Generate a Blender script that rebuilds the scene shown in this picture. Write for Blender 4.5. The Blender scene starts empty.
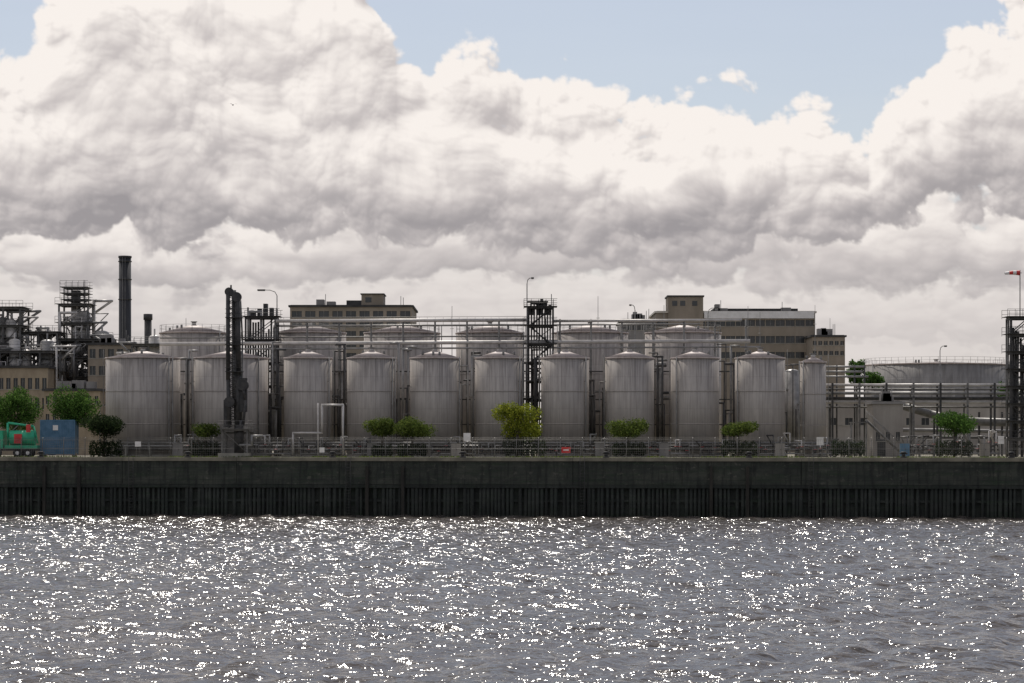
import bpy, math, random
import numpy as np
from mathutils import Vector
random.seed(7)
rng=np.random.default_rng(11)
F=2418.0; YH=440.0; CAMZ=8.5; G=6.5
def X(px,Y): return (px-512)*Y/F
def Z(py,Y): return CAMZ+(YH-py)*Y/F
scene=bpy.context.scene
scene.view_settings.view_transform='Standard'
scene.view_settings.look='None'
scene.view_settings.exposure=0

# ---------------------------------------------------------------- node helpers
class E:
    def __init__(s,nt,sock): s.nt=nt; s.k=sock
    def _m(s,op,b=None,c=None,clamp=False):
        n=s.nt.nodes.new('ShaderNodeMath'); n.operation=op; n.use_clamp=clamp
        for i,a in enumerate((s,b,c)):
            if a is None: continue
            if isinstance(a,E): s.nt.links.new(a.k,n.inputs[i])
            else: n.inputs[i].default_value=a
        return E(s.nt,n.outputs[0])
    def __add__(s,b): return s._m('ADD',b)
    __radd__=__add__
    def __mul__(s,b): return s._m('MULTIPLY',b)
    __rmul__=__mul__
    def __sub__(s,b): return s._m('SUBTRACT',b)
    def __rsub__(s,b): return (s*-1.0)+b
    def clamp(s): return s._m('ADD',0.0,clamp=True)
    def ss(s,a,b):
        n=s.nt.nodes.new('ShaderNodeMapRange'); n.interpolation_type='SMOOTHSTEP'
        s.nt.links.new(s.k,n.inputs[0]); n.inputs[1].default_value=a; n.inputs[2].default_value=b
        return E(s.nt,n.outputs[0])
def vec(nt,x,y,z=0.0):
    n=nt.nodes.new('ShaderNodeCombineXYZ')
    for i,a in enumerate((x,y,z)):
        if isinstance(a,E): nt.links.new(a.k,n.inputs[i])
        else: n.inputs[i].default_value=a
    return E(nt,n.outputs[0])
def noise(nt,v,scale,detail=4,rough=.5,dist=0.0):
    n=nt.nodes.new('ShaderNodeTexNoise')
    n.inputs['Scale'].default_value=scale; n.inputs['Detail'].default_value=detail
    n.inputs['Roughness'].default_value=rough; n.inputs['Distortion'].default_value=dist
    if v is not None: nt.links.new(v.k,n.inputs['Vector'])
    return E(nt,n.outputs[0])
def sep(nt,sock):
    n=nt.nodes.new('ShaderNodeSeparateXYZ'); nt.links.new(sock,n.inputs[0])
    return [E(nt,o) for o in n.outputs]
def mix(nt,f,a,b):
    n=nt.nodes.new('ShaderNodeMix'); n.data_type='RGBA'
    if isinstance(f,E): nt.links.new(f.k,n.inputs[0])
    else: n.inputs[0].default_value=f
    for i,c in ((6,a),(7,b)):
        if isinstance(c,E): nt.links.new(c.k,n.inputs[i])
        else: n.inputs[i].default_value=(*c,1)
    return E(nt,n.outputs[2])

# ---------------------------------------------------------------- materials
MATS={}
def newmat(name):
    m=bpy.data.materials.new(name); m.use_nodes=True
    MATS[name]=m; nt=m.node_tree; b=nt.nodes['Principled BSDF']
    return m,nt,b
def coords(nt,kind='Object'):
    t=nt.nodes.new('ShaderNodeTexCoord'); return E(nt,t.outputs[kind])
def bump(nt,b,h,strength=.3,dist=.05):
    n=nt.nodes.new('ShaderNodeBump'); n.inputs['Strength'].default_value=strength; n.inputs['Distance'].default_value=dist
    nt.links.new(h.k,n.inputs['Height']); nt.links.new(n.outputs[0],b.inputs['Normal'])
def simple(name,c1,c2,scale=1.0,rough=.7,metal=0.0,stretch=1.0,detail=5):
    m,nt,b=newmat(name)
    x,y,z=sep(nt,coords(nt).k)
    v=vec(nt,x,y,z*stretch)
    n=noise(nt,v,scale,detail,.6).ss(.3,.7)
    c=mix(nt,n,c1,c2)
    nt.links.new(c.k,b.inputs['Base Color'])
    b.inputs['Roughness'].default_value=rough; b.inputs['Metallic'].default_value=metal
    return m
simple('dark_steel',(.024,.025,.026),(.065,.06,.056),1.5,.6)
simple('plant_steel',(.06,.06,.06),(.13,.125,.118),1.5,.6)
simple('mid_steel',(.12,.116,.11),(.24,.23,.215),1.2,.55,.2)
simple('pale_pipe',(.42,.40,.37),(.58,.55,.52),1.0,.45,.1)
simple('grey_pipe',(.2,.195,.188),(.33,.32,.305),1.0,.45,.2)
simple('concrete',(.22,.21,.18),(.36,.34,.29),.6,.9)
simple('coping_concrete',(.14,.13,.10),(.28,.255,.19),.5,.9)
simple('tan_brick',(.27,.215,.15),(.38,.31,.22),.7,.9,0,.5)
simple('tan_plaster',(.23,.195,.15),(.32,.27,.215),.4,.9,0,.3)
simple('cream_panel',(.5,.46,.39),(.62,.57,.49),.5,.7,0,.4)
simple('grey_panel',(.2,.19,.183),(.28,.265,.25),.5,.7,0,.3)
simple('stained_panel',(.25,.225,.20),(.38,.35,.31),.4,.8,0,.25)
simple('dark_roof',(.03,.03,.032),(.07,.068,.065),.6,.9)
simple('window_glass',(.02,.022,.026),(.05,.055,.06),.3,.15)
simple('bark',(.05,.04,.03),(.11,.09,.07),4,.9)
simple('timber',(.018,.017,.014),(.042,.038,.03),2,.9,0,.2)
simple('blue_paint',(.05,.14,.23),(.10,.21,.33),1.2,.5)
simple('green_paint',(.02,.34,.18),(.04,.46,.25),1.2,.5)
simple('red_paint',(.5,.03,.03),(.65,.06,.05),1.2,.5)
simple('white_paint',(.68,.66,.63),(.8,.78,.76),1.2,.5)
simple('rubber',(.015,.015,.015),(.03,.03,.03),3,.9)
simple('feather_grey',(.05,.05,.055),(.15,.15,.16),6,.8)
simple('chimney_steel',(.018,.019,.022),(.04,.04,.044),.5,.6,0,.2)

def tankmat(name,ca,cb,dirt,light=(.55,.50,.455)):
    m,nt,b=newmat(name)
    x,y,z=sep(nt,coords(nt).k)
    a=y._m('ARCTAN2',x)
    oi=nt.nodes.new('ShaderNodeObjectInfo'); rnd=E(nt,oi.outputs['Random'])
    st=noise(nt,vec(nt,a*9.0,z*.10,rnd*50),1.6,6,.65).ss(.38,.68)
    st2=noise(nt,vec(nt,a*30.0,z*.25,rnd*50),1.2,3,.6).ss(.45,.75)
    bl=noise(nt,vec(nt,a*3.0,z*.45,rnd*31),.8,5,.6).ss(.35,.7)
    pan=(a*(48/6.2832))
    row=(z*(1/1.9))
    wn=nt.nodes.new('ShaderNodeTexWhiteNoise'); wn.noise_dimensions='3D'
    nt.links.new(vec(nt,pan._m('FLOOR'),row._m('FLOOR'),rnd*77).k,wn.inputs[0])
    w=E(nt,wn.outputs[0])
    seamv=(pan._m('FRACT')-.5)._m('ABSOLUTE').ss(.46,.5)
    seamh=(row._m('FRACT')-.5)._m('ABSOLUTE').ss(.475,.5)
    base=mix(nt,(bl*.6+w*.25+rnd*.25).clamp(),ca,cb)
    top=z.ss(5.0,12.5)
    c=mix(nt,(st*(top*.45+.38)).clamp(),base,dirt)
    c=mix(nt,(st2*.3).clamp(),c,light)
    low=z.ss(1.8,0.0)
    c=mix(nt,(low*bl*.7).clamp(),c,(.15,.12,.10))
    c=mix(nt,(seamv*.2+seamh*.22).clamp(),c,(.12,.11,.105))
    nt.links.new(c.k,b.inputs['Base Color'])
    b.inputs['Roughness'].default_value=.6; b.inputs['Metallic'].default_value=.15
    rib=(a*(190.0))._m('SINE')
    bump(nt,b,rib*.4-seamh,.3,.03)
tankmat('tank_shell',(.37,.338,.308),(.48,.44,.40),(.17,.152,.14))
tankmat('tank_shell_back',(.38,.345,.315),(.48,.436,.40),(.19,.168,.155))
tankmat('tank_shell_grey',(.22,.21,.20),(.29,.275,.26),(.14,.13,.12),(.3,.28,.265))
m,nt,b=newmat('tank_roof')
x,y,z=sep(nt,coords(nt).k); a=y._m('ARCTAN2',x)
seg=((a*(24/6.2832))._m('FRACT')-.5)._m('ABSOLUTE').ss(.43,.5)
n1=noise(nt,vec(nt,x,y,z),.9,6,.65).ss(.4,.7)
c=mix(nt,n1,(.50,.43,.395),(.36,.29,.255)); c=mix(nt,(seg*.4).clamp(),c,(.2,.17,.16))
nt.links.new(c.k,b.inputs['Base Color']); b.inputs['Roughness'].default_value=.6

def quaymat(name,c1,c2,c3,streakc,lines,patch):
    m,nt,b=newmat(name)
    x,y,z=sep(nt,coords(nt).k)
    n1=noise(nt,vec(nt,x*.25,y,z*.8),1.0,7,.65).ss(.35,.68)
    n2=noise(nt,vec(nt,x*2.2,y,z*.25),1.0,5,.6).ss(.46,.66)
    n3=noise(nt,vec(nt,x*.12,y,z*2.4),1.3,6,.7).ss(.48,.66)
    n4=noise(nt,vec(nt,x*.6,y,z*.9),2.0,6,.7).ss(.56,.68)
    n5=noise(nt,vec(nt,x*.07,y,2.0),1.0,3,.6).ss(.35,.65)
    c=mix(nt,n1,c1,c2); c=mix(nt,(n3*.75).clamp(),c,c3); c=mix(nt,(n2*.75).clamp(),c,streakc)
    c=mix(nt,(n4*.5).clamp(),c,patch); c=mix(nt,n5*.35,c,streakc)
    lin=((z*(1/1.35))._m('FRACT')-.5)._m('ABSOLUTE').ss(.47,.5)
    c=mix(nt,(lin*lines).clamp(),c,(.01,.01,.01))
    nt.links.new(c.k,b.inputs['Base Color']); b.inputs['Roughness'].default_value=.9
    bump(nt,b,noise(nt,vec(nt,x,y,z),3,6,.7),.7,.08)
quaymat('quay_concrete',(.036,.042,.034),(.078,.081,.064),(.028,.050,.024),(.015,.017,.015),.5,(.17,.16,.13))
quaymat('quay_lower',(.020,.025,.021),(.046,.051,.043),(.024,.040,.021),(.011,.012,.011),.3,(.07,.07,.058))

m,nt,b=newmat('ground_gravel')
v=coords(nt); n1=noise(nt,v,.12,8,.7).ss(.35,.65); n2=noise(nt,v,3.0,4,.6)
c=mix(nt,n1,(.22,.20,.155),(.14,.135,.09)); c=mix(nt,n2.ss(.4,.7)*.4,c,(.28,.26,.22))
nt.links.new(c.k,b.inputs['Base Color']); b.inputs['Roughness'].default_value=.95

def leafmat(name,c1,c2,c3):
    m,nt,b=newmat(name)
    nt.nodes.remove(b)
    g=nt.nodes.new('ShaderNodeNewGeometry'); r=E(nt,g.outputs['Random Per Island'])
    n=noise(nt,coords(nt),1.1,3,.6).ss(.35,.62)
    c=mix(nt,r,c1,c2); c=mix(nt,(n*.6).clamp(),c,c3)
    d=nt.nodes.new('ShaderNodeBsdfDiffuse'); t=nt.nodes.new('ShaderNodeBsdfTranslucent')
    gl=nt.nodes.new('ShaderNodeMixShader'); gl.inputs[0].default_value=.45
    nt.links.new(c.k,d.inputs[0]); nt.links.new(c.k,t.inputs[0])
    nt.links.new(d.outputs[0],gl.inputs[1]); nt.links.new(t.outputs[0],gl.inputs[2])
    nt.links.new(gl.outputs[0],nt.nodes['Material Output'].inputs[0])
leafmat('leaf_green',(.05,.11,.025),(.13,.23,.05),(.03,.06,.018))
leafmat('leaf_lime',(.16,.20,.025),(.38,.39,.05),(.07,.10,.02))
leafmat('leaf_olive',(.06,.10,.022),(.18,.22,.05),(.035,.055,.018))
leafmat('leaf_dark',(.02,.035,.016),(.05,.07,.028),(.014,.024,.012))

# water: fixed-step analytic ripple normals on top of real waves
m,nt,b=newmat('river_water')
gh=bpy.data.node_groups.new('ripple_height','ShaderNodeTree')
gh.interface.new_socket('P',in_out='INPUT',socket_type='NodeSocketVector'); gh.interface.new_socket('H',in_out='OUTPUT',socket_type='NodeSocketFloat')
gi=gh.nodes.new('NodeGroupInput'); go=gh.nodes.new('NodeGroupOutput')
x,y,z=sep(gh,gi.outputs[0])
h=noise(gh,vec(gh,x*.8,y,0.0),1.3,2,.55,.15)*.30+noise(gh,vec(gh,x,y*1.15,7.0),4.6,2,.55)*.056
gh.links.new(h.k,go.inputs[0])
v=coords(nt); x,y,z=sep(nt,v.k)
def hh(dx,dy):
    g=nt.nodes.new('ShaderNodeGroup'); g.node_tree=gh; nt.links.new(vec(nt,x+dx,y+dy,0.0).k,g.inputs[0]); return E(nt,g.outputs[0])
h0=hh(0.0,0.0); st=.04
big=noise(nt,vec(nt,x*.03,y*.06,3.0),1.0,3,.6).ss(.3,.7)*.5+.72
sx_=(h0-hh(st,0.0))*(1/st)*big; sy_=(h0-hh(0.0,st))*(1/st)*big
geo=nt.nodes.new('ShaderNodeNewGeometry'); ad=nt.nodes.new('ShaderNodeVectorMath'); ad.operation='ADD'
nt.links.new(geo.outputs['Normal'],ad.inputs[0]); nt.links.new(vec(nt,sx_,sy_,0.0).k,ad.inputs[1])
nm=nt.nodes.new('ShaderNodeVectorMath'); nm.operation='NORMALIZE'; nt.links.new(ad.outputs[0],nm.inputs[0]); nt.links.new(nm.outputs[0],b.inputs['Normal'])
c=mix(nt,noise(nt,v,.05,2,.5).ss(.3,.7),(.056,.049,.044),(.074,.064,.057))
nt.links.new(c.k,b.inputs['Base Color']); b.inputs['Roughness'].default_value=.13; b.inputs['IOR'].default_value=1.33

# ---------------------------------------------------------------- mesh builder
class MB:
    def __init__(s): s.v=[];s.f=[];s.m=[];s.s=[];s.mats=[]
    def mi(s,mat):
        if mat not in s.mats: s.mats.append(mat)
        return s.mats.index(mat)
    def box(s,x0,x1,y0,y1,z0,z1,mat):
        o=len(s.v); i=s.mi(mat)
        s.v+=[(x0,y0,z0),(x1,y0,z0),(x1,y1,z0),(x0,y1,z0),(x0,y0,z1),(x1,y0,z1),(x1,y1,z1),(x0,y1,z1)]
        for q in ((0,3,2,1),(4,5,6,7),(0,1,5,4),(1,2,6,5),(2,3,7,6),(3,0,4,7)):
            s.f.append(tuple(o+k for k in q)); s.m.append(i); s.s.append(False)
        return s
    def cyl(s,p0,p1,r,mat,n=8,r2=None,caps=True,smooth=True):
        if r2 is None: r2=r
        p0=Vector(p0);p1=Vector(p1); d=(p1-p0)
        if d.length<1e-6: return s
        d.normalize()
        u=d.cross(Vector((0,0,1)))
        if u.length<.01: u=Vector((1,0,0))
        u.normalize(); w=d.cross(u)
        o=len(s.v); i=s.mi(mat)
        for p,rr in ((p0,r),(p1,r2)):
            for k in range(n):
                a=2*math.pi*k/n
                s.v.append(tuple(p+u*(math.cos(a)*rr)+w*(math.sin(a)*rr)))
        for k in range(n):
            j=(k+1)%n
            s.f.append((o+k,o+n+k,o+n+j,o+j)); s.m.append(i); s.s.append(smooth)
        if caps:
            s.f.append(tuple(o+k for k in range(n))); s.m.append(i); s.s.append(False)
            s.f.append(tuple(o+n+k for k in reversed(range(n)))); s.m.append(i); s.s.append(False)
        return s
    def pipe(s,pts,r,mat,n=8):
        for a,b in zip(pts[:-1],pts[1:]):
            s.cyl(a,b,r,mat,n)
        for p in pts[1:-1]: s.ball(p,r*1.08,mat,6,4)
        return s
    def ball(s,c,r,mat,n=10,k=6,sc=(1,1,1)):
        o=len(s.v); i=s.mi(mat)
        for a in range(k+1):
            th=math.pi*a/k
            for b in range(n):
                ph=2*math.pi*b/n
                s.v.append((c[0]+r*sc[0]*math.sin(th)*math.cos(ph),c[1]+r*sc[1]*math.sin(th)*math.sin(ph),c[2]+r*sc[2]*math.cos(th)))
        for a in range(k):
            for b in range(n):
                j=(b+1)%n
                s.f.append((o+a*n+b,o+(a+1)*n+b,o+(a+1)*n+j,o+a*n+j)); s.m.append(i); s.s.append(True)
        return s
    def ring(s,c,R,r,mat,n=32,m=5,a0=0,a1=2*math.pi):
        pts=[(c[0]+R*math.cos(a0+(a1-a0)*k/n),c[1]+R*math.sin(a0+(a1-a0)*k/n),c[2]) for k in range(n+1)]
        for a,b in zip(pts[:-1],pts[1:]): s.cyl(a,b,r,mat,m,caps=False)
        return s
    def build(s,name,parent=None,loc=(0,0,0),rotz=0):
        me=bpy.data.meshes.new(name)
        me.from_pydata(s.v,[],s.f)
        for k in s.mats: me.materials.append(MATS[k])
        me.polygons.foreach_set('material_index',s.m)
        me.polygons.foreach_set('use_smooth',s.s)
        me.update()
        o=bpy.data.objects.new(name,me); scene.collection.objects.link(o)
        o.location=loc; o.rotation_euler=(0,0,rotz)
        if parent: o.parent=parent
        return o
def empty(name,loc=(0,0,0),rotz=0):
    e=bpy.data.objects.new(name,None); scene.collection.objects.link(e); e.location=loc; e.rotation_euler=(0,0,rotz); e.empty_display_size=.5
    return e

# ---------------------------------------------------------------- quay frame
QS=-0.085
QA=math.atan(QS)
def q2w(s,t,z=0): 
    c,sn=math.cos(QA),math.sin(QA)
    return (s*c-t*sn, 269+s*sn+t*c, z)
me=bpy.data.meshes.new('ground'); 
me.from_pydata([q2w(-7000,.95,G),q2w(7000,.95,G),q2w(7000,9000,G),q2w(-7000,9000,G)],[],[(0,1,2,3)])
me.materials.append(MATS['ground_gravel']); o=bpy.data.objects.new('ground',me); scene.collection.objects.link(o)

quay=empty('quay_wall',(0,269,0),QA)
w=MB(); capm=MB(); low=MB(); fn=MB()
L=220
s=-L; k=0
while s<L:
    ln=11.6+ (k*37%5)*.5
    off=((k*53)%7)*.012
    w.box(s,s+ln-.05,-off,.9,3.55,G-.36,'quay_concrete')
    capm.box(s,s+ln-.03,-.16-off,.95,G-.355,G+.06,'coping_concrete')
    if k%2==0:
        for dz in np.arange(0.3,6.2,.32): fn.cyl((s+.8,-.32,dz),(s+1.3,-.32,dz),.022,'dark_steel',5)
        for dx in (.8,1.3): fn.cyl((s+dx,-.32,.1),(s+dx,-.32,6.6),.03,'dark_steel',5)
    if k%3==1:
        fn.box(s+3,s+3.35,-.42,-.17,-.2,5.6,'timber')
        fn.box(s+7,s+7.35,-.42,-.17,-.2,5.6,'timber')
    s+=ln; k+=1
w.box(-L,L,.95,1.6,3.55,G-.02,'quay_concrete')
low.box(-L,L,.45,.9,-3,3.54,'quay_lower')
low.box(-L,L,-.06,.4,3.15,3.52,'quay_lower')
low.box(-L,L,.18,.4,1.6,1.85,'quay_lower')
sx=-120
rq=random.Random(12)
while sx<120:
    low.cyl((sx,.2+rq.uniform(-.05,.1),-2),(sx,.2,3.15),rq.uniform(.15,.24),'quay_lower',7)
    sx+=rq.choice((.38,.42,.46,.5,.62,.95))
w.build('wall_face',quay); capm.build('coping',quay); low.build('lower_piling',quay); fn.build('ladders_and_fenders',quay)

def bollard(s):
    b=MB(); b.cyl((0,0,0),(0,0,.12),.38,'dark_steel',12); b.cyl((0,0,.1),(0,0,.5),.18,'dark_steel',12,.22)
    b.cyl((0,0,.5),(0,0,.66),.34,'dark_steel',12,.26); b.cyl((-.42,0,.45),(.42,0,.45),.08,'dark_steel',8)
    b.build('mooring_bollard',None,q2w(s,.45,G+.06))
for px in (30,182,330,462,606,748,900,1005): bollard(X(px,269))

def fence(s0,s1,t,h,name):
    f=MB()
    for sx in np.arange(s0,s1,2.5):
        f.cyl((sx,0,0),(sx,0,h),.04,'mid_steel',6); f.cyl((sx,0,h),(sx,.25,h+.3),.03,'mid_steel',5)
    for hz in (.08,h*.5,h): f.cyl((s0,0,hz),(s1,0,hz),.02,'mid_steel',5)
    for hz in (.1,.2,.3): f.cyl((s0,.25*hz/.3,h+hz),(s1,.25*hz/.3,h+hz),.008,'mid_steel',4)
    for sx in np.arange(s0,s1,.22):
        f.box(sx-.008,sx+.008,-.008,.008,.05,h,'mid_steel')
    for hz in np.arange(.25,h,.22): f.box(s0,s1,-.007,.007,hz-.007,hz+.007,'mid_steel')
    p=q2w(0,t,G); f.build(name,None,p,QA)
fence(-75,75,6.0,2.0,'chain_link_fence')

# ---------------------------------------------------------------- tanks
def tank(pxl,pxr,Y,pyt,rise_px,shell,front=True,name='storage_tank',rail=True,seed=0):
    rd=random.Random(seed)
    cx=X((pxl+pxr)/2,Y); r=(pxr-pxl)/2*Y/F; H=Z(pyt,Y)-G; rise=rise_px*Y/F
    e=empty(name,(cx,Y,G))
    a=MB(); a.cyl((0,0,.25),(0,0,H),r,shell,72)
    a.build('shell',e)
    p=MB(); p.cyl((0,0,0),(0,0,.27),r+.3,'concrete',48); p.build('plinth',e)
    t=MB(); t.cyl((0,0,H),(0,0,H+rise),r+.08,'tank_roof',72,r*.08)
    t.cyl((0,0,H-.16),(0,0,H+.02),r+.09,'tank_roof',72)
    t.cyl((0,0,H+rise-.1),(0,0,H+rise+.35),.28,'pale_pipe',12); t.cyl((0,0,H+rise+.35),(0,0,H+rise+.45),.42,'mid_steel',12)
    for i in range(3):
        an=rd.uniform(0,6.28); q=r*rd.uniform(.4,.75); zz=H+rise*(1-q/r)
        t.cyl((q*math.cos(an),q*math.sin(an),zz-.1),(q*math.cos(an),q*math.sin(an),zz+.45),.14,'mid_steel',8)
    t.build('roof',e)
    d=MB()
    if rail:
        n=int(r*5)
        for i in range(n):
            an=2*math.pi*i/n
            d.cyl(((r-.05)*math.cos(an),(r-.05)*math.sin(an),H),((r-.05)*math.cos(an),(r-.05)*math.sin(an),H+.95),.022,'mid_steel',4)
        for hz in (.5,.95): d.ring((0,0,H+hz),r-.05,.018,'mid_steel',40,4)
    for hz in (H*.33,H*.66): d.ring((0,0,hz),r+.01,.05,shell,56,5)
    for i in range(rd.choice((1,2))):
        an=rd.uniform(-2.9,-2.4) if rd.random()<.5 else rd.uniform(-.75,-.3)
        c_,s_=math.cos(an),math.sin(an)
        d.cyl(((r+.2)*c_,(r+.2)*s_,.2),((r+.2)*c_,(r+.2)*s_,H+.1),.08,rd.choice(('grey_pipe','mid_steel')),8)
        for hz in np.arange(1.5,H,2.5): d.cyl((r*c_,r*s_,hz),((r+.2)*c_,(r+.2)*s_,hz),.04,'mid_steel',5)
    an=rd.choice((-.12,3.3)); c_,s_=math.cos(an),math.sin(an)
    for o_ in (-.22,.22):
        d.cyl(((r+.25)*c_-s_*o_,(r+.25)*s_+c_*o_,0.3),((r+.25)*c_-s_*o_,(r+.25)*s_+c_*o_,H+1),.03,'mid_steel',4)
    for hz in np.arange(.5,H+.9,.35): d.cyl(((r+.25)*c_+s_*.22,(r+.25)*s_-c_*.22,hz),((r+.25)*c_-s_*.22,(r+.25)*s_+c_*.22,hz),.015,'mid_steel',4)
    an=-math.pi/2+rd.uniform(-.6,.6); c_,s_=math.cos(an),math.sin(an)
    d.cyl((r*c_,r*s_,1.2),((r+.22)*c_,(r+.22)*s_,1.2),.34,'grey_pipe',16); d.cyl(((r+.2)*c_,(r+.2)*s_,1.2),((r+.26)*c_,(r+.26)*s_,1.2),.42,'mid_steel',16)
    d.build('fittings',e)
front=[(106,180),(194,268),(284,332),(347,396),(410,460),(475,523),(541,589),(605,654),(671,719),(735,785)]
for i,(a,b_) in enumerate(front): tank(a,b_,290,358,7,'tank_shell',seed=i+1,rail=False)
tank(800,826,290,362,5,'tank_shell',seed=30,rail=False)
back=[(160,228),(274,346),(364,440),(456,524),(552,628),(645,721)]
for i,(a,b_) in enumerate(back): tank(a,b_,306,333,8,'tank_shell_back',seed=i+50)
tank(865,1007,375,365,3,'tank_shell_grey',seed=90,name='large_storage_tank')
e=empty('vertical_process_vessel')
mb=MB(); cx=X(792,297); mb.cyl((cx,297,G+1),(cx,297,Z(372,297)),.9,'grey_pipe',20); mb.ball((cx,297,Z(372,297)),.9,'grey_pipe',20,8,(1,1,.4))
for q in (-.7,.7): mb.cyl((cx+q,296.5,G),(cx+q,296.5,G+1.2),.1,'dark_steel',6)
mb.build('vessel',e)

# ---------------------------------------------------------------- frames
def frame(mb,x0,x1,y0,y1,z0,z1,nl,mat='dark_steel',r=.1,brace=True,rail=True,deck=True,nb=1):
    xs=[x0+(x1-x0)*i/nb for i in range(nb+1)]
    for xx in xs:
        for yy in (y0,y1): mb.box(xx-r,xx+r,yy-r,yy+r,z0,z1,mat)
    zs=[z0+(z1-z0)*i/nl for i in range(1,nl+1)]
    pz=z0
    for zi,zz in enumerate(zs):
        for yy in (y0,y1): mb.box(x0-.02,x1+.02,yy-r*.8,yy+r*.8,zz-r*1.3,zz+r*1.1,mat)
        for xx in (x0,x1): mb.box(xx-r*.83,xx+r*.83,y0+r*.5,y1-r*.5,zz-r*1.25,zz+r*1.05,mat)
        if deck: mb.box(x0-.5,x1+.5,y0-.5,y1+.5,zz+r*1.2,zz+r*1.2+.06,mat)
        if rail:
            for yy in (y0-.48,y1+.48):
                for hz in (.55,1.05): mb.cyl((x0-.5,yy,zz+hz),(x1+.5,yy,zz+hz),.025,mat,4)
                for xx in np.arange(x0-.5,x1+.6,max(.9,(x1-x0+1)/6)): mb.cyl((xx,yy,zz),(xx,yy,zz+1.05),.025,mat,4)
        if brace:
            for i in range(nb):
                if (zi+i)%2: mb.cyl((xs[i],y0,pz),(xs[i+1],y0,zz),r*.5,mat,5)
                else: mb.cyl((xs[i+1],y0,pz),(xs[i],y0,zz),r*.5,mat,5)
                mb.cyl((xs[i],y1,pz),(xs[i+1],y1,zz),r*.5,mat,5)
        pz=zz
mb=MB(); Y=297.5
x0,x1=X(528,Y),X(553,Y)
frame(mb,x0,x1,Y-1.2,Y+1.3,G,Z(308,Y),8)
frame(mb,X(531,Y),X(544,Y),Y-.8,Y+.9,Z(308,Y),Z(303,Y),1,rail=False)
for i in range(8):
    h=(Z(308,Y)-G)/8; za=G+i*h
    a_,b_=((x0+.3,x1-.3) if i%2 else (x1-.3,x0+.3))
    for yy in (Y-.9,Y-.2): mb.cyl((a_,yy,za),(b_,yy,za+h),.07,'dark_steel',5)
    for t in np.linspace(0,1,8): mb.box(a_+(b_-a_)*t-.15,a_+(b_-a_)*t+.15,Y-.9,Y-.2,za+h*t-.02,za+h*t+.02,'dark_steel')
for k in range(9):
    xx=x0+.1+k*.33; mb.cyl((xx,Y+.8,G),(xx,Y+.8,Z(302+random.uniform(0,18),Y)),.1,random.choice(('dark_steel','dark_steel','mid_steel')),7)
for k in range(6): mb.box(x0+k*.5,x0+k*.5+.38,Y-.5,Y+.2,Z(316,Y)+.1,Z(316,Y)+random.uniform(.8,2.2),'dark_steel')
mb.cyl((x1-.2,Y,Z(308,Y)),(x1-.2,Y,Z(294,Y)),.05,'dark_steel',5)
mb.build('steel_stair_tower')

mb=MB(); Y=300
frame(mb,X(247,Y),X(277,Y),Y-1.5,Y+1.5,G,Z(318,Y),6,r=.11)
for k in range(12): 
    xx=X(248+k*2.6,Y); mb.cyl((xx,Y+random.uniform(-1,1),G),(xx,Y,Z(random.uniform(306,335),Y)),.12,random.choice(('dark_steel','mid_steel')),7)
mb.pipe([(X(250,Y),Y-1,Z(340,Y)),(X(250,Y),Y-1,Z(312,Y)),(X(262,Y),Y-1,Z(312,Y)),(X(262,Y),Y-1,Z(345,Y))],.16,'grey_pipe')
for k in range(4): mb.box(X(252+k*6,Y),X(256+k*6,Y),Y-.9,Y+.3,Z(318,Y)+.1,Z(318,Y)+random.uniform(.8,1.8),'dark_steel')
mb.build('steel_pipe_tower')

mb=MB(); Y=298
def hp(px0,py0,px1,py1,Y,r,mat): mb.cyl((X(px0,Y),Y,Z(py0,Y)),(X(px1,Y),Y,Z(py1,Y)),r,mat,10)
hp(276,321,528,320,298,.22,'pale_pipe'); hp(276,326,528,325,298.8,.12,'grey_pipe')
hp(553,321,742,320,298,.17,'pale_pipe'); hp(553,325,700,324,298.6,.1,'grey_pipe')
hp(160,344,750,341,297.6,.24,'pale_pipe'); hp(225,349,760,347,297.2,.11,'grey_pipe'); hp(160,338,540,336,298.4,.09,'mid_steel')
for px in list(range(275,530,32))+list(range(560,760,31)):
    x_=X(px,298); mb.cyl((x_,298.2,G),(x_,298.2,Z(319,298)),.11,'mid_steel',6)
    mb.box(x_-.1,x_+.1,296.9,299.1,Z(323,298)-.5,Z(323,298)-.35,'mid_steel')
    mb.box(x_-.09,x_+.09,296.9,299.1,Z(346,298)-.5,Z(346,298)-.3,'mid_steel')
for a in range(275,525,8): mb.cyl((X(a,298),298.9,Z(326,298)),(X(a,298),298.9,Z(317,298)),.02,'mid_steel',4)
mb.cyl((X(276,298),298.9,Z(317,298)),(X(528,298),298.9,Z(316,298)),.025,'mid_steel',4)
mb.build('overhead_pipe_bridge')

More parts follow.
